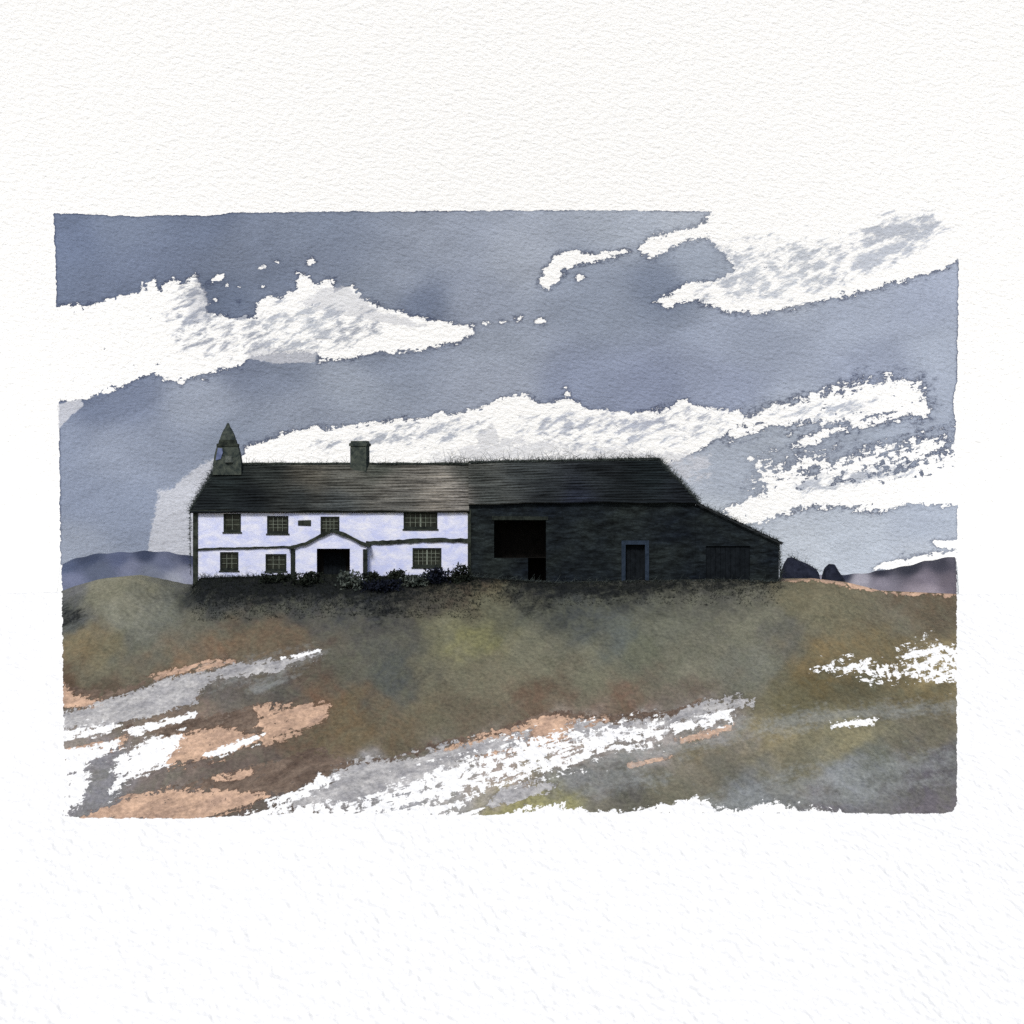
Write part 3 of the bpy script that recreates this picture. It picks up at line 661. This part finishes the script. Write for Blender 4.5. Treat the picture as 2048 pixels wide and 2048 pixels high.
# pointed chimney: flared shoulders, square stack, spire cap
def frustum(mb, cx_, cy_, levels):
    base = len(mb.v)
    for z, hx, hy in levels:
        mb.v += [(cx_ - hx, cy_ - hy, z), (cx_ + hx, cy_ - hy, z), (cx_ + hx, cy_ + hy, z), (cx_ - hx, cy_ + hy, z)]
    for k in range(len(levels) - 1):
        for q in range(4):
            mb.f.append((base + k * 4 + q, base + k * 4 + (q + 1) % 4, base + k * 4 + 4 + (q + 1) % 4, base + k * 4 + 4 + q))
    mb.f.append(tuple(base + (len(levels) - 1) * 4 + q for q in range(4)))
cy_ = RY - .3
def zz(p): return sz(p, cy_)
ccx = sx(456, cy_)
g = MB(); frustum(g, ccx, cy_, [(zz(950), 1.16, .9), (zz(925), 1.12, .9), (zz(905), .98, .8), (zz(893), .84, .72)])
ch = g.build('chimney', STACK, roof); ch['label'] = 'pointed chimney with spire cap at the left end'
g = MB(); frustum(g, ccx, cy_, [(zz(893), .86, .80), (zz(888), .86, .80), (zz(887), .72, .66), (zz(880), .66, .62)]); g.build('cornice', DARK, ch)
g = MB(); frustum(g, ccx, cy_, [(zz(880), .62, .6), (zz(872), .54, .52), (zz(862), .38, .36), (zz(854), .19, .18), (zz(846), .07, .07)]); g.build('spire_cap', STACK, ch)
g = MB(); q0 = cy_ - .93
g.prism([(ccx - .92, zz(921)), (ccx - .50, zz(918)), (ccx - .34, zz(905)), (ccx - .40, zz(897)), (ccx - .74, zz(896))], q0, q0 + .2); g.build('limewashed_face', LIME, ch)
g = MB(); g.tube([(ccx + .16, q0 + .12, zz(925)), (ccx + .16, q0 + .1, zz(912))], .36, .30, 12); g.build('arch_stone', m_stained('grey_lichen_stone', col(62, 68, 66), col(104, 110, 104), 3), ch)
# plain chimney, turned so that its limewashed flank shows
c2 = at(720, 0, RY - .2); cyy = RY - .2
g = MB(); frustum(g, 0, 0, [(sz(945, cyy), .68, .5), (sz(893, cyy), .66, .48), (sz(892, cyy), .76, .58), (sz(887, cyy), .76, .58), (sz(886, cyy), .66, .48), (sz(882, cyy), .64, .46)])
c2o = g.build('chimney', STACK, None); c2o.location = (c2.x, cyy, 0); c2o.rotation_euler = (0, 0, math.radians(-14))
c2o.parent = roof; c2o.matrix_parent_inverse = world_of(roof).inverted(); c2o['label'] = 'plain square chimney in mid ridge with pale flank'
g = MB(); g.box(-.70, -.685, -.44, .44, sz(928, cyy), sz(894, cyy)); fl = g.build('limewashed_face', LIME, None)
fl.parent = c2o

# ------------------------------------------------------------------ BARN with lean-to
barn = empty('barn', (sx(1165), 4, sz(1160)))
tag(barn, 'black stone barn adjoining the white farmhouse, with cart opening and sloping lean to', 'barn')
bx0, bx1 = sx(939), sx(1391)
bez = sz(1004)
OP1, OP2, DOOR = H(988, 1092, 1039, 1116), H(1056, 1092, 1116, 1176), H(1251, 1290, 1089, 1170)
w = MB(); w.wall(bx0, bx1, base_z, lambda x: bez + .1, .0, [OP1, OP2, DOOR], .5)
# remove the reveal between the two stacked openings is not needed: both share one dark recess behind
w.face((bx1, 0, base_z), (bx1, BY, base_z), (bx1, BY, bez), (bx1, 0, bez)); w.face((bx1, BY, base_z), (bx0, BY, base_z), (bx0, BY, bez + .1), (bx1, BY, bez + .1))
w.build('wall', RUBBLE, barn)
def recess(name, rect, parent, depth=3.0, y=.5):
    a, b, c, d = rect; e = y + depth; g = MB()
    a -= .01; b += .01; c -= .01; d += .01
    g.face((a, e, c), (b, e, c), (b, e, d), (a, e, d)); g.face((a, y, c), (a, e, c), (a, e, d), (a, y, d)); g.face((b, e, c), (b, y, c), (b, y, d), (b, e, d))
    g.face((a, e, d), (b, e, d), (b, y, d), (a, y, d)); g.face((a, y, c), (b, y, c), (b, e, c), (a, e, c))
    return g.build(name, BLACK, parent)
op = recess('cart_opening', OP1, barn); recess('lower_doorway', OP2, barn, 2.6)
g = MB(); g.prism([dp(984, 1040), dp(1096, 1040), dp(1096, 1033), dp(984, 1032)], -.06, .0); g.build('lintel', TRIM, op)
dq = recess('doorway', DOOR, barn, .6)
g = MB()
g.prism([dp(1243, 1172), dp(1251, 1172), dp(1251, 1089), dp(1243, 1081)], -.09, .03); g.prism([dp(1290, 1170), dp(1298, 1170), dp(1298, 1081), dp(1290, 1089)], -.09, .03)
g.prism([dp(1251, 1089), dp(1290, 1089), dp(1298, 1081), dp(1243, 1081)], -.088, .028)
g.build('door_frame', SLATEBLUE, dq)
g = MB()
for k in range(4): g.box(DOOR[0] + .02 + k * .39, DOOR[0] + .39 + k * .39, .42, .47, base_z, DOOR[3])
g.build('door', PLANK, dq)
mb = MB(); T = []
be_l, be_r = at(937, 1007, -.35), at(1395, 1004, -.35)
br_l, br_r = at(937, 926, RY), at(1318, 919, RY)
slope(mb, be_l, be_r, br_l, br_r, 16, roof_tone, T, seed=6)
bbl, bbr = Vector((be_l.x, BY + .35, be_l.z)), Vector((be_r.x, BY + .35, be_r.z))
slope(mb, bbr, bbl, br_r, br_l, 10, roof_tone, T, seed=7)
slope(mb, be_r, bbr, br_r - Vector((0, .02, 0)), br_r + Vector((0, .02, 0)), 16, roof_tone, T, seed=8)
broof = mb.build('roof', ROOF, barn, tone=T)
g = MB(); g.tube([br_l.lerp(br_r, t) + Vector((0, 0, .05 + random.uniform(-.03, .03))) for t in np.linspace(0, 1, 34)], .11, .11, 7); g.build('ridge_cap', DARK, broof)
# lean-to
lx0, lx1 = sx(1391.2), sx(1558)
ltop = lambda x: float(np.interp(x, [lx0, lx1], [sz(1006), sz(1082)]))
LD = H(1412, 1500, 1092, 1170)
w = MB(); w.wall(lx0, lx1, base_z, ltop, .0, [LD], .25)
w.face((lx1, 0, base_z), (lx1, 7, base_z), (lx1, 7, ltop(lx1)), (lx1, 0, ltop(lx1))); w.face((lx1, 7, base_z), (lx0, 7, base_z), (lx0, 7, ltop(lx0)), (lx1, 7, ltop(lx1)))
lt = w.build('lean_to', RUBBLE, barn)
g = MB(); a, b_, c, d = LD
for k in range(9):
    xa = a + k * (b_ - a) / 9
    g.box(xa + .01, xa + (b_ - a) / 9 - .01, .16, .24, c, d)
g.build('door', PLANK, lt)
mb = MB(); T = []
p0, p1 = at(1564, 1086, -.3), at(1391, 1004, -.3)
slope(mb, p0, p0 + Vector((0, 7.6, 0)), p1, p1 + Vector((0, 7.6, 0)), 11, roof_tone, T, seed=9)
mb.face(p0 - Vector((0, 0, .16)), p1 - Vector((0, 0, .16)), p1, p0); T += [roof_tone(p0)] * 4
mb.build('lean_to_roof', ROOF, lt, tone=T)

# ------------------------------------------------------------------ rocks right of the barn
ROCK = m_stained('dark_blue_rock', col(22, 25, 36), col(44, 48, 62), 1.6)
def rock(label, prof, y, half, seed):
    """a boulder whose crest follows prof, rounded off to front and back"""
    k = S * (D0 + y) / D0
    xs = np.linspace((prof[0][0] - 1024) * k, (prof[-1][0] - 1024) * k, 46)
    tz = np.interp(xs, [(p[0] - 1024) * k for p in prof], [(1024 - p[1]) * k for p in prof])
    mb = MB(); n = 24; zb = (1024 - 1200) * k
    for i, (x, t) in enumerate(zip(xs, tz)):
        for j in range(n):
            a = -1 + 2 * j / (n - 1)
            hgt = max(0, 1 - abs(a) ** 2.4)
            nz = mnoise.noise(Vector((x * .9, a * 2, seed))) * .22
            mb.v.append((x + nz * .4, y + a * half * (1 + nz), zb + (t - zb) * hgt ** .6 * (1 + nz * .18 * (1 if abs(a) > .1 else 0))))
    for i in range(len(xs) - 1):
        for j in range(n - 1):
            q = i * n + j; mb.f.append((q, q + n, q + n + 1, q + 1))
    mb.face(*[mb.v[j] for j in range(n)])
    mb.face(*[mb.v[(len(xs) - 1) * n + j] for j in range(n)][::-1])
    o = mb.build('rock', ROCK, None, smooth=False)
    return tag(o, label, 'rock')
rock('large wedge shaped dark rock just right of the lean to, sloping away', [(1556, 1200), (1560, 1148), (1567, 1128), (1575, 1116), (1584, 1114), (1600, 1122), (1618, 1129), (1632, 1138), (1638, 1148), (1642, 1200)], 14, 1.8, 3)
rock('small rounded dark rock standing apart on the skyline', [(1640, 1200), (1644, 1152), (1649, 1136), (1657, 1128), (1668, 1130), (1676, 1141), (1684, 1151), (1690, 1160), (1694, 1200)], 15, 1.2, 8)

# ------------------------------------------------------------------ shrubs along the house front
def m_leaf(name, a, b):
    M = Mat(name); n = M.noise(M.co, 2.5, 3, .6)
    return M.done(M.mix(M.rng(n, .35, .65), a, b))
LEAF = [m_leaf('dark_foliage', col(16, 21, 18), col(44, 50, 42)), m_leaf('grey_green_foliage', col(40, 48, 44), col(96, 104, 98)), m_leaf('blue_black_foliage', col(12, 15, 24), col(30, 35, 48))]
STEM = m_stained('dark_twig', col(30, 30, 26), col(56, 54, 46), 4)
def shrub(px, py_top, wpx, y, kind, label, seed):
    py_top += 5; wpx *= 1.25
    r = random.Random(seed)
    x = sx(px, y); gz = float(ground_z(np.array([x]), np.array([y]))[0]); top = sz(py_top, y); h = max(.5, top - gz); w_ = wpx * S / 2
    root = empty('shrub', (x, y, gz)); tag(root, label, 'shrub', 'shrubs along the farmhouse front')
    st = MB(); tips = []
    for k in range(7):
        a = r.uniform(0, 6.28); e = Vector((x + math.cos(a) * w_ * r.uniform(.3, .9), y + math.sin(a) * w_ * .5, gz + h * r.uniform(.55, .95)))
        p0 = Vector((x + r.uniform(-.1, .1), y, gz - .15)); m = p0.lerp(e, .5) + Vector((0, 0, h * .12))
        st.tube([p0, m, e], .04, .012, 4); tips.append(e)
    st.build('stem', STEM, root)
    lf = MB(); n = int(260 + 300 * w_)
    for k in range(n):
        cl = r.choice(tips); q = r.random()
        p = Vector((x + (cl.x - x) * r.uniform(.2, 1.1), y + (cl.y - y) * r.uniform(.2, 1.1), gz + (cl.z - gz) * q))
        p += Vector((r.gauss(0, w_ * .22), r.gauss(0, w_ * .16), r.gauss(0, h * .07)))
        if p.z < gz - .1: p.z = gz + r.random() * h * .3
        d = Vector((r.gauss(0, 1), r.gauss(0, 1), r.gauss(0, 1))).normalized(); s = d.cross(Vector((r.gauss(0, 1), r.gauss(0, 1), r.gauss(0, 1)))).normalized()
        L = r.uniform(.09, .2)
        lf.face(p - d * L, p + s * L * .5, p + d * L, p - s * L * .5)
    lf.build('foliage', LEAF[kind], root)
shrub(612, 1138, 60, -1.9, 0, 'dark low shrub left of the porch doorway', 1)
shrub(702, 1132, 46, -2.6, 1, 'grey green shrub at the right edge of the porch doorway', 2)
shrub(745, 1139, 48, -1.4, 0, 'dark shrub against the right porch post', 3)
shrub(790, 1134, 50, -1.2, 0, 'dark spiky shrub on the white wall between porch and lower right window', 4)
shrub(828, 1142, 50, -1.8, 1, 'pale grey green shrub at the left foot of the lower right window', 5)
shrub(866, 1128, 52, -1.2, 2, 'blue black shrub directly below the lower right window', 6)
shrub(922, 1120, 44, -1.0, 0, 'dark green shrub at the corner where farmhouse meets barn', 7)
shrub(545, 1141, 66, -1.1, 0, 'low dark shrub under the lower window left of the porch', 8)
shrub(768, 1152, 70, -2.8, 2, 'rounded blue black shrub in front of the others, right of the porch', 9)

# ------------------------------------------------------------------ fine grass on ridges and verges, uncountable
def m_wisp(name, a, b):
    return m_stained(name, a, b, 3)
WISP = m_wisp('dry_dark_grass', col(30, 36, 36), col(80, 88, 86))
def grass(name, label, runs, seed):
    r = random.Random(seed); g = MB()
    for A, B, n, lmin, lmax, lean in runs:
        A, B = Vector(A), Vector(B)
        for k in range(n):
            p = A.lerp(B, r.random()) + Vector((0, r.uniform(-.25, .25), -.05))
            L = r.uniform(lmin, lmax) * (.55 if r.random() < .7 else 1.5); a = r.gauss(lean, .75); cv = r.uniform(-1.2, 1.2)
            pts = []
            for t in (0, .4, .75, 1):
                aa = a + cv * t
                pts.append(p + Vector((math.sin(aa) * L * t, r.uniform(-.02, .02), math.cos(aa) * L * t)))
            g.tube(pts, .018, .005, 3)
    o = g.build(name, WISP)
    return tag(o, label, 'grass', kind='stuff')
grass('grass', 'thin dark grass wisps growing along the roof ridges and eaves edge', [
    (at(480, 927, RY), at(700, 927, RY), 200, .15, .5, .3), (at(740, 927, RY), at(900, 927, RY), 130, .15, .6, .6), (at(890, 926, RY), at(1150, 921, RY), 420, .2, .95, .1),
    (at(1150, 921, RY), at(1320, 918, RY), 420, .2, .7, .1), (at(1318, 920, RY), at(1394, 1002, 0), 420, .15, .6, .7), (at(1316, 922, RY), at(1396, 1006, 0), 1900, .08, .42, .6), (at(1393, 1007, .2), at(1562, 1087, .2), 1500, .06, .32, .3), (at(940, 924, RY), at(1322, 919, RY), 1900, .06, .32, .1), (at(434, 929, RY), at(940, 928, RY), 1300, .05, .22, .1), (at(380, 1022, 0), at(434, 930, RY), 900, .06, .4, -.6), (at(380, 1024, -.2), at(382, 1150, -.2), 300, .04, .22, -1.2), (at(1558, 1088, .1), at(1560, 1160, .1), 420, .05, .26, 1.0), (at(382, 1018, 0), at(434, 930, RY), 260, .15, .55, -.6), (at(434, 928, RY), at(480, 927, RY), 60, .1, .4, 0),
    (at(1393, 1006, .5), at(1560, 1084, .5), 420, .12, .5, .3), (at(381, 1020, 0), at(384, 1060, 0), 40, .1, .3, -1.2)], 5)
grass('grass', 'dark grass tufts along the foot of the buildings and the rocks', [
    (at(1560, 1120, 8), at(1562, 1160, 8), 40, .15, .5, .5), (at(1576, 1110, 14), at(1640, 1142, 14), 80, .15, .6, .4),
    (at(1100, 1164, -.3), at(1560, 1162, -.3), 420, .12, .45, 0), (at(940, 1152, -.3), at(1100, 1164, -.3), 200, .12, .45, 0), (at(400, 1153, -.3), at(590, 1149, -.3), 260, .12, .4, 0)], 6)

def heather(name, label, bands, mat, seed):
    r = random.Random(seed); g = MB()
    for x0, x1, y0, y1, n, h0, h1 in bands:
        for k in range(n):
            px = r.uniform(x0, x1); y = y1 + (y0 - y1) * r.random() ** 2.2; x = sx(px, y)
            z = float(np.interp(x, cx, cz)) + SLOPE * min(0, y)
            z = float(ground_z(np.array([x]), np.array([y]))[0])
            for q in range(3):
                L = r.uniform(h0, h1); a = r.gauss(.1, .8); b = r.uniform(-.4, .4)
                p = Vector((x + r.gauss(0, .12), y + r.gauss(0, .1), z - .03))
                g.tube([p, p + Vector((math.sin(a) * L * .55, b * L * .5, math.cos(a) * L * .5)), p + Vector((math.sin(a * 1.5) * L, b * L, math.cos(a * 1.5) * L * .9))], .02, .006, 3)
    o = g.build(name, mat); return tag(o, label, 'heather', kind='stuff')
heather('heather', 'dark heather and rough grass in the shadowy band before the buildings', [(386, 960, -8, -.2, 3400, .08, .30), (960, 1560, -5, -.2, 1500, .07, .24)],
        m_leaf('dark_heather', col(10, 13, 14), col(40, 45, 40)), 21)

# ------------------------------------------------------------------ light, world, camera
SUN_EL, SUN_AZ = math.radians(42), math.radians(-13)     # azimuth from straight behind the viewer, towards the left
sun = bpy.data.lights.new('sun', 'SUN'); so = bpy.data.objects.new('sun', sun); C.objects.link(so)
dirv = Vector((math.sin(SUN_AZ) * math.cos(SUN_EL), -math.cos(SUN_AZ) * math.cos(SUN_EL), math.sin(SUN_EL)))   # towards the sun
so.rotation_euler = dirv.to_track_quat('Z', 'Y').to_euler()
sun.energy = 1.5; sun.angle = math.radians(12); sun.color = (1.0, .965, .93)
wd = bpy.data.worlds.new('World'); sc.world = wd; wd.use_nodes = True
nt = wd.node_tree; bg = nt.nodes['Background']
st = nt.nodes.new('ShaderNodeTexSky'); st.sky_type = 'NISHITA'; st.sun_disc = False
st.sun_elevation = SUN_EL; st.sun_rotation = math.atan2(dirv.x, dirv.y); st.air_density = 1.0; st.dust_density = 2.0; st.ozone_density = 1.4
nt.links.new(st.outputs[0], bg.inputs[0]); bg.inputs[1].default_value = .06
cam = bpy.data.cameras.new('camera'); co = bpy.data.objects.new('camera', cam); C.objects.link(co)
co.location = (0, -D0, 0); co.rotation_euler = (math.radians(90), 0, 0)
cam.sensor_width = 36; cam.lens = 36 * D0 / (2048 * S); cam.clip_end = 3000; cam.clip_start = 1
sc.camera = co
sc.view_settings.view_transform = 'Standard'; sc.view_settings.look = 'None'; sc.view_settings.gamma = 1; sc.view_settings.use_curve_mapping = False
sc.cycles.use_denoising = False
sc.view_settings.exposure = 0.80
